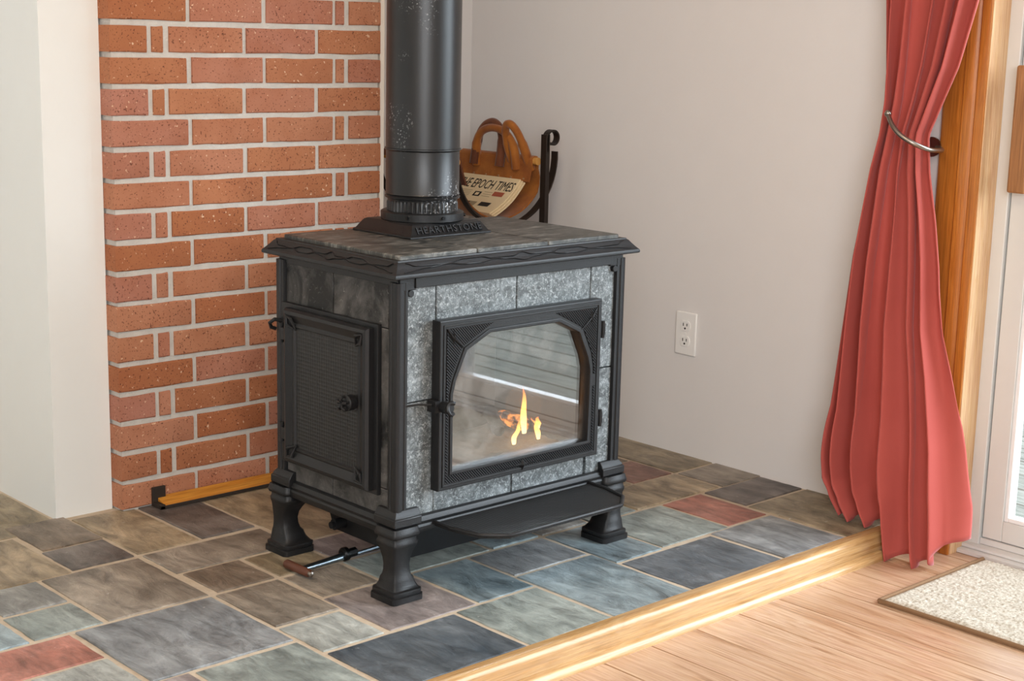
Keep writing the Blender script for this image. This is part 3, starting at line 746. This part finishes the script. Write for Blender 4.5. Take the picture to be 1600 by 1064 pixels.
def flame(x, y, z0, h, r, seed, lean=0):
    m = MB(); rings = []; n = 12; K = 14
    for k in range(K+1):
        f = k/K; rad = r*(sin(pi*min(1, f*.86+.14))**.8)*(1-f*.55)+.0004
        cxx = x+lean*f*f+.012*f*noise.noise(Vector((seed, f*3, 0))); cyy = y+.012*f*noise.noise(Vector((seed+9, f*3, 0)))
        rings.append([Vector((cxx+rad*cos(2*pi*i/n)*(1+.3*noise.noise(Vector((i, f*4, seed)))), cyy+.5*rad*sin(2*pi*i/n), z0+h*f)) for i in range(n)])
    return m.loft(rings)
FL = [(.606, -.668, .225, .105, .0105, 1.3, -.008, 'tallest orange flame rising from the logs in the stove'), (.556, -.690, .213, .058, .0080, 4.1, .024, 'slanting yellow flame at the left end of the fire'), (.628, -.690, .213, .052, .0080, 7.7, -.022, 'slanting bright flame between the tallest flame and the glowing log'), (.645, -.668, .228, .028, .010, 2.2, .004, 'faint flame on the end of the glowing log')]
for x, y, z0, h, r, sd, ln, lb in FL:
    tag(obj('flame', flame(x, y, z0, h, r, sd, ln), M['flame'], at=(x, y, z0)), lb, 'flame', 'flames in the stove')
l = bpy.data.lights.new('fire_glow', 'POINT'); l.energy = .12; l.color = (1, .45, .14); l.shadow_soft_size = .04
o = bpy.data.objects.new('fire_glow', l); COL.objects.link(o); o.location = (.58, -.70, .30)

# ================================================================== CRANK TOOL ON THE HEARTH
tool = thing('crank_handle', (.12, -.58, 0), 'steel crank with a brown cross handle lying on slate beside the stove leg', 'tool')
obj('cross_grip', MB().tube([(.074, -.536, .010), (.074, -.540, .0105), (.076, -.612, .0105), (.076, -.615, .009)], [.0075, .0095, .0085, .006], 14), M['copper'], tool, smooth=50)
obj('end_cap', MB().tube([(.076, -.615, .0105), (.076, -.622, .0105), (.076, -.6235, .0105)], [.0055, .0055, .003], 12), M['steel'], tool)
obj('shaft', MB().tube([(.076, -.585, .0105), (.092, -.584, .0105), (.185, -.577, .0115)], [.0058, .0065, .0085], 14), M['zinc'], tool, smooth=50)
obj('collar', MB().tube([(.184, -.577, .0155), (.187, -.577, .0155), (.196, -.576, .0155), (.199, -.576, .0155)], [.012, .0145, .0145, .011], 18).tube([(.199, -.576, .0145), (.220, -.574, .0145)], .010, 8), M['screw'], tool)
obj('drive_rod', MB().tube([(.215, -.5745, .009), (.315, -.566, .009)], .0042, 8), M['zinc'], tool)

# ================================================================== STRIP AT THE FOOT OF THE BRICKS
st = thing('threshold_strip', (.25, -.02, 0), 'orange wood strip in a black metal angle at the foot of the brick wall', 'strip')
m = MB().loft([[Vector((x, y, z)) for y, z in ((-.040, .0015), (-.040, .007), (-.036, .011), (-.003, .022), (-.003, .0015))] for x in (.085, .70)])
obj('wood_strip', m, M['strip'], st, bevel=.001)
m = MB().box(.072, .70, -.044, -.0405, .0015, .009).box(.072, .105, -.010, -.003, .0015, .045).box(.072, .0845, -.044, -.010, .0015, .012)
obj('metal_angle', m, M['grime'], st, bevel=.0008)

# ================================================================== LOG RACK, LEATHER CARRIER, NEWSPAPER
Y0, Y1 = -.035, .285             # near and far end of the rack
UX, UZ, UR = 1.118, .755, .165   # centre of the U cradle
rack = thing('log_rack', (UX, .12, 0), 'black wrought iron log rack with scrolled post tops standing behind the stove', 'rack')
def u_path(y, r, a0=-176, a1=-4, n=28, zs=1.0):
    return [Vector((UX+r*cos(radians(a0+(a1-a0)*k/n)), y, UZ+zs*r*sin(radians(a0+(a1-a0)*k/n)))) for k in range(n+1)]
for y in (Y0, Y1): obj('cradle_band', MB().strip(u_path(y, UR+.012, -178, 4), (0, 1, 0), .022, .004), M['blackiron'], rack, smooth=50)
for yk in (Y0, Y1):
    for s in (-1, 1):
        x = UX+(UR-.042 if s > 0 else -UR-.035); ztop = .815 if yk == Y0 else .70
        y = yk+(-.019 if yk == Y0 else .019)
        pth = [Vector((x, y, .004)), Vector((x, y, ztop))]
        obj('post', MB().strip(pth, (0, 1, 0), .020, .014), M['blackiron'], rack)
        sc = [Vector((x, y, .77)), Vector((x, y, .805))]+[Vector((x+s*(.022-.022*cos(a)*(1-k*.012)), y, .805+.022*sin(a)*(1-k*.012))) for k, a in enumerate([radians(15*q) for q in range(1, 22)])]
        if yk == Y0: obj('scroll', MB().strip(sc, (0, 1, 0), .020, .004), M['blackiron'], rack, smooth=50)
        obj('foot', MB().box(x-.03, x+.03, y-.012, y+.012, 0.0005, .006), M['blackiron'], rack, bevel=.001)
for s in (-1, 1):
    x = UX+(UR-.042 if s > 0 else -UR-.035)
    for z in (.08, .52): obj('side_rail', MB().tube([(x, Y0-.019, z), (x, Y1+.019, z)], .006, 8), M['blackiron'], rack)
obj('base_rail', MB().tube([(UX-UR-.035, Y0-.019, .08), (UX+UR-.042, Y0-.019, .08)], .006, 8), M['blackiron'], rack)
obj('base_rail', MB().tube([(UX-UR-.035, Y1+.019, .08), (UX+UR-.042, Y1+.019, .08)], .006, 8), M['blackiron'], rack)
obj('back_loop', MB().tube([(1.17, Y1, .60), (1.17, Y1, .83)]+[(1.155+.015*cos(a), Y1, .83+.018*sin(a)) for a in [radians(20*k) for k in range(1, 10)]]+[(1.14, Y1, .60)], .004, 8), M['blackiron'], rack)

car = thing('log_carrier', (UX, .12, .59), 'tan leather log carrier with two looped handles slung in the iron rack', 'log carrier')
CY0, CY1 = Y0+.014, Y1-.014
rc = UR-.004
cs = u_path(0, rc, -172, -22, 30)
vs_out = []
def band(path, y0, y1, t=.004):
    m = MB(); rings = []
    for i, q in enumerate(path):
        tg = (path[min(i+1, len(path)-1)]-path[max(i-1, 0)]).normalized(); nn = tg.cross(Vector((0, 1, 0)))
        a, b_ = Vector((q.x, y0, q.z)), Vector((q.x, y1, q.z))
        rings.append([a-nn*t/2, b_-nn*t/2, b_+nn*t/2, a+nn*t/2])
    return m.loft(rings)
end = cs[-1]
# right end leans inward and wraps the dowel
RD = Vector((1.236, 0, .742))
path = cs[:-3]+[cs[-4].lerp(RD, f)+Vector((.012*sin(pi*f), 0, 0)) for f in (.25, .5, .75)]+[RD+Vector((.013*cos(a), 0, .013*sin(a))) for a in [radians(q) for q in (-20, 20, 60, 100, 140, 180, 215)]]
obj('sling', band(path, CY0, CY1), M['leather'], car, smooth=50)
# pocket flap on the inner side of the right end
fp = [RD+Vector((-.013, 0, .004)), RD+Vector((-.014, 0, -.012)), RD+Vector((-.017, 0, -.035)), RD+Vector((-.022, 0, -.055))]
flp = obj('hem_flap', band(fp, CY0-.002, CY1+.002, .003), M['leather'], car, smooth=50)
for k in range(6):
    y = CY0+.02+(CY1-CY0-.04)*k/5; c = Vector((RD.x-.0215, y, RD.z-.047)); obj('rivet', MB().tube([c, c+Vector((-.003, 0, -.001))], .003, 8), M['rivet'], flp)
obj('dowel', MB().tube([(RD.x, CY0-.012, RD.z), (RD.x, CY1+.01, RD.z)], .0105, 14), M['dowel'], car, smooth=50)
# left end curls over its own dowel
LD = Vector((UX-rc-.002, 0, UZ-.005))
lp = [LD+Vector((.014*cos(a), 0, .014*sin(a))) for a in [radians(q) for q in (180, 140, 100, 60, 20, -15)]]+[LD+Vector((.022, 0, -.03)), LD+Vector((.034, 0, -.06))]
obj('rolled_end', band(lp, CY0-.004, CY1, .005), M['leather_dark'], car, smooth=50)
obj('dowel', MB().tube([(LD.x, CY0-.006, LD.z), (LD.x, CY1+.01, LD.z)], .0105, 14), M['dowel'], car, smooth=50)
def handle(xb, zb, ya, yb, top, lean, mat, drop=.025, w=.026):
    p = []
    n = 26
    for k in range(n+1):
        f = k/n; a = pi*f
        y = ya+(yb-ya)*(.5-.5*cos(a)*1.0); hh = sin(a)**.55
        p.append(Vector((xb+lean*hh, y, zb-drop*(1-hh)+top*hh)))
    return MB().tube(p, [w*.42 if 3 < k < n-3 else w*.5 for k in range(n+1)], 8)
obj('handle', handle(RD.x-.017, RD.z+.0, CY0+.055, CY0+.215, .082, -.015, 'leather'), M['leather'], car, smooth=50)
obj('handle', handle(RD.x+.004, RD.z+.0, CY0+.02, CY0+.085, .098, -.055, 'leather'), M['leather'], car, smooth=50)
obj('handle', handle(RD.x-.03, RD.z+.004, CY0+.11, CY0+.215, .092, .02, 'leather_dark'), M['leather_dark'], car, smooth=50)

# newspaper leaning on the inner right side of the sling
NA = Vector((1.214, 0, .682)); NB = Vector((1.104, 0, .597))     # upper and lower edge in the X-Z plane
news = thing('newspaper', (1.15, .12, .605), 'folded newspaper with a dark masthead lying in the leather log carrier', 'newspaper')
ny0, ny1 = CY0+.012, CY1-.030
dn = (NB-NA).normalized(); nn = Vector((dn.z, 0, -dn.x))
if nn.x > 0: nn = -nn
def npath(off, ext=0):
    out = []
    for k in range(13):
        f = k/12; q = NA.lerp(NB, f)+nn*(off-.010*sin(pi*f)); out.append(q)
    return out
for k, off in enumerate((0.003, .0075, .012)):
    obj('folded_sheet', band(npath(off), ny0+.006*k, ny1-.004*k, .0035), M['paper'], news, smooth=50)
def on_paper(u, v, w):      # u along the page (far to near), v up the page, both in metres
    f = min(1, max(0, v/(NB-NA).length)); q = NA.lerp(NB, f)+nn*(.0142+w-.010*sin(pi*f))
    return Vector((q.x, ny1-.010-u, q.z))
PL = ny1-ny0-.022
tm = text_mb('THE EPOCH TIMES', .05, .0006, lambda u, v, w: Vector((u, v, w)), align='LEFT', shear=.18)
x0 = min(q.x for q in tm.v); x1 = max(q.x for q in tm.v); z0 = min(q.y for q in tm.v); z1 = max(q.y for q in tm.v)
for i, q in enumerate(tm.v):
    uu_ = (q.x-x0)/(x1-x0)*(PL-.008)+.004; vv = .044-(q.y-z0)/(z1-z0)*.030
    tm.v[i] = on_paper(uu_, vv, q.z)
obj('masthead', tm, M['ink'], news, smooth=0)
def patch(u0, u1, v0, v1, mat, w=.0003, name='print_block'):
    m = MB(); n = 5; vs = []
    for k in range(n+1):
        v = v0+(v1-v0)*k/n; vs += [on_paper(u0, v, w), on_paper(u1, v, w)]
    m.add(vs, [(2*k, 2*k+1, 2*k+3, 2*k+2) for k in range(n)]); return obj(name, m, M[mat], news, smooth=0)
patch(PL*.40, PL*.52, .056, .074, 'ink'); patch(PL*.43, PL*.49, .060, .070, 'paper', .0006)
patch(PL*.72, PL*.90, .050, .066, 'ink_red'); patch(PL*.30, PL*.60, .096, .122, 'ink_grey'); patch(PL*.36, PL*.48, .098, .116, 'ink', .0005)
patch(PL*.66, PL*.84, .094, .112, 'ink')
for k in range(6):
    patch(PL*.06, PL*.34, .054+.006*k, .0555+.006*k, 'ink_grey'); 
    if k < 3: patch(PL*.56, PL*.70, .054+.008*k, .0555+.008*k, 'ink_grey')

# ================================================================== CURTAIN AND HOLDBACK
ZK = [2.25, 1.60, 1.166, 1.03, .95, .88, .80, .70, .60, .46, .36, .20, .10, .03, -.02, -.052]
YL = [-1.02, -1.035, -1.050, -1.062, -1.070, -1.066, -1.045, -1.028, -1.014, -1.006, -1.002, -.998, -.998, -1.004, -1.03, -1.06]
YR = [-1.46, -1.36, -1.268, -1.236, -1.206, -1.180, -1.190, -1.212, -1.230, -1.248, -1.275, -1.312, -1.328, -1.340, -1.342, -1.342]
XC = [1.30, 1.30, 1.30, 1.295, 1.29, 1.288, 1.288, 1.288, 1.286, 1.282, 1.278, 1.268, 1.260, 1.253, 1.250, 1.248]
AM = [.040, .040, .040, .038, .036, .034, .036, .040, .044, .048, .050, .052, .054, .054, .054, .052]
def interp(tab, z):
    for k in range(len(ZK)-1):
        if z >= ZK[k+1]:
            f = (z-ZK[k+1])/(ZK[k]-ZK[k+1]); f = max(0, min(1, f)); return tab[k+1]*(1-f)+tab[k]*f
    return tab[-1]
NS, NZ = 150, 150
vs, fs = [], []
for j in range(NZ+1):
    f = j/NZ; z_nom = 2.25-(2.25+.052)*(f**.8)
    for i in range(NS+1):
        s = i/NS
        ph = 2*pi*(5.4*(s+.045*sin(2*pi*s*1.25-.5)+.012*sin(2*pi*s*2.6+z_nom*1.5)))+.5*sin(z_nom*2.1+s*3)*(1 if z_nom > .9 else .8)
        fold = .92*sin(ph)+.14*sin(2*ph+1.1)+.12*sin(7.3*s+z_nom*3)
        a = interp(AM, z_nom)
        y = interp(YL, z_nom)+(interp(YR, z_nom)-interp(YL, z_nom))*s
        x = interp(XC, z_nom)+a*fold*(.54+.14*sin(5*s+2.2*z_nom))
        y += .010*cos(ph)*min(1, 3*min(s, 1-s)+.2)
        # hem: rests on the hearth at the wall side, falls to the floor in front of the nosing, lifts at the door edge
        g_ = max(0, 1-max(0, z_nom)/.35)
        hem = (.012 if y > -1.176 else (.012+(y+1.176)/.022*.062 if y > -1.198 else ZF+.006))
        hem = max(hem, ZF+.006); hem += .075*max(0, (s-.80)/.20)**1.0+.008*sin(ph+.6)
        z = z_nom+(hem+.052)*g_*g_ if z_nom < .35 else z_nom
        # slack above the hem
        if z_nom < .25: x -= .012*sin((.25-z_nom)*18)*(1-s)*.8
        bk = max(0, (s-.92)/.08)*max(0, min(1, (.55-z_nom)/.3)); x = x*(1-bk)+1.312*bk; y -= .008*bk
        vs.append((min(x, 1.352), y, z))
for j in range(NZ):
    for i in range(NS):
        a = j*(NS+1)+i; fs.append((a, a+1, a+NS+2, a+NS+1))
cur = obj('curtain', MB().add(vs, fs), M['curtain'], smooth=180, at=(1.27, -1.16, 0))
sm_ = cur.modifiers.new('cloth', 'SOLIDIFY'); sm_.thickness = .0025; sm_.offset = 0
tag(cur, 'long terracotta red curtain gathered to one side of the glass door', 'curtain')
hb = thing('curtain_holdback', (1.37, -1.215, .86), 'curved pewter metal holdback hooked around the red curtain', 'curtain holdback')
hp = [(1.376, -1.150, .853), (1.35, -1.178, .852), (1.310, -1.206, .851), (1.252, -1.212, .855), (1.219, -1.194, .868), (1.210, -1.165, .885), (1.216, -1.140, .905), (1.232, -1.118, .926)]
sm = []
for k in range(len(hp)-1):
    P = [Vector(hp[max(0, min(len(hp)-1, k+d))]) for d in (-1, 0, 1, 2)]
    for q in range(6):
        t_ = q/6; sm.append(.5*((2*P[1])+(P[2]-P[0])*t_+(2*P[0]-5*P[1]+4*P[2]-P[3])*t_*t_+(3*P[1]-P[0]-3*P[2]+P[3])*t_**3))
sm.append(Vector(hp[-1]))
obj('arm', MB().tube(sm, .0052, 10), M['steel'], hb, smooth=60)
m = MB(); c = Vector(hp[-1])
m.lathe([(.0005, -.008), (.005, -.0062), (.008, 0), (.005, .0062), (.0005, .008)], c, 'Z', 14); obj('ball_end', m, M['steel'], hb, smooth=60)
obj('wall_plate', MB().lathe([(.022, -.016), (.022, -.012), (.012, -.004), (.012, 0)], (XW, -1.148, .853), 'X', 20), M['steel'], hb)

# ================================================================== RUG
RX0, RX1, RY0, RY1 = .985, 1.392, -2.25, -1.338
rug = thing('door_mat', ((RX0+RX1)/2, (RY0+RY1)/2, ZF), 'beige looped pile mat with brown edging on the floor by the glass door', 'mat')
m = MB(); e = .006
m.box(RX0, RX1, RY0, RY1, ZF+.0003, ZF+.0055)
obj('backing', m, M['rug_edge'], rug, bevel=.002)
m = MB(); per = [(RX0+.003, RY0), (RX0+.003, RY1-.003), (RX1, RY1-.003)]
path = [Vector((per[0][0], per[0][1]+(per[1][1]-per[0][1])*k/20, ZF+.0065)) for k in range(21)]+[Vector((per[1][0]+(per[2][0]-per[1][0])*k/12, per[1][1], ZF+.0065)) for k in range(1, 13)]
obj('edge_binding', MB().tube(path, .0045, 8), M['rug_edge'], rug, smooth=60)
vs, fs = [], []
nx, ny_ = 120, 260
for j in range(ny_+1):
    for i in range(nx+1):
        x = RX0+.008+(RX1-RX0-.012)*i/nx; y = RY0+.006+(RY1-RY0-.014)*j/ny_
        row = noise.noise(Vector((x*55, y*22, 0))); fine = noise.noise(Vector((x*170, y*170, 5))); edge = min(1, min(i, nx-i, j, ny_-j)/3)
        vs.append((x, y, ZF+.0055+edge*(.0055+.0028*row+.0026*fine)))
for j in range(ny_):
    for i in range(nx):
        a = j*(nx+1)+i; fs.append((a, a+1, a+nx+2, a+nx+1))
pl_ = obj('pile', MB().add(vs, fs), M['rug'], rug, smooth=180); pl_['kind'] = 'stuff'
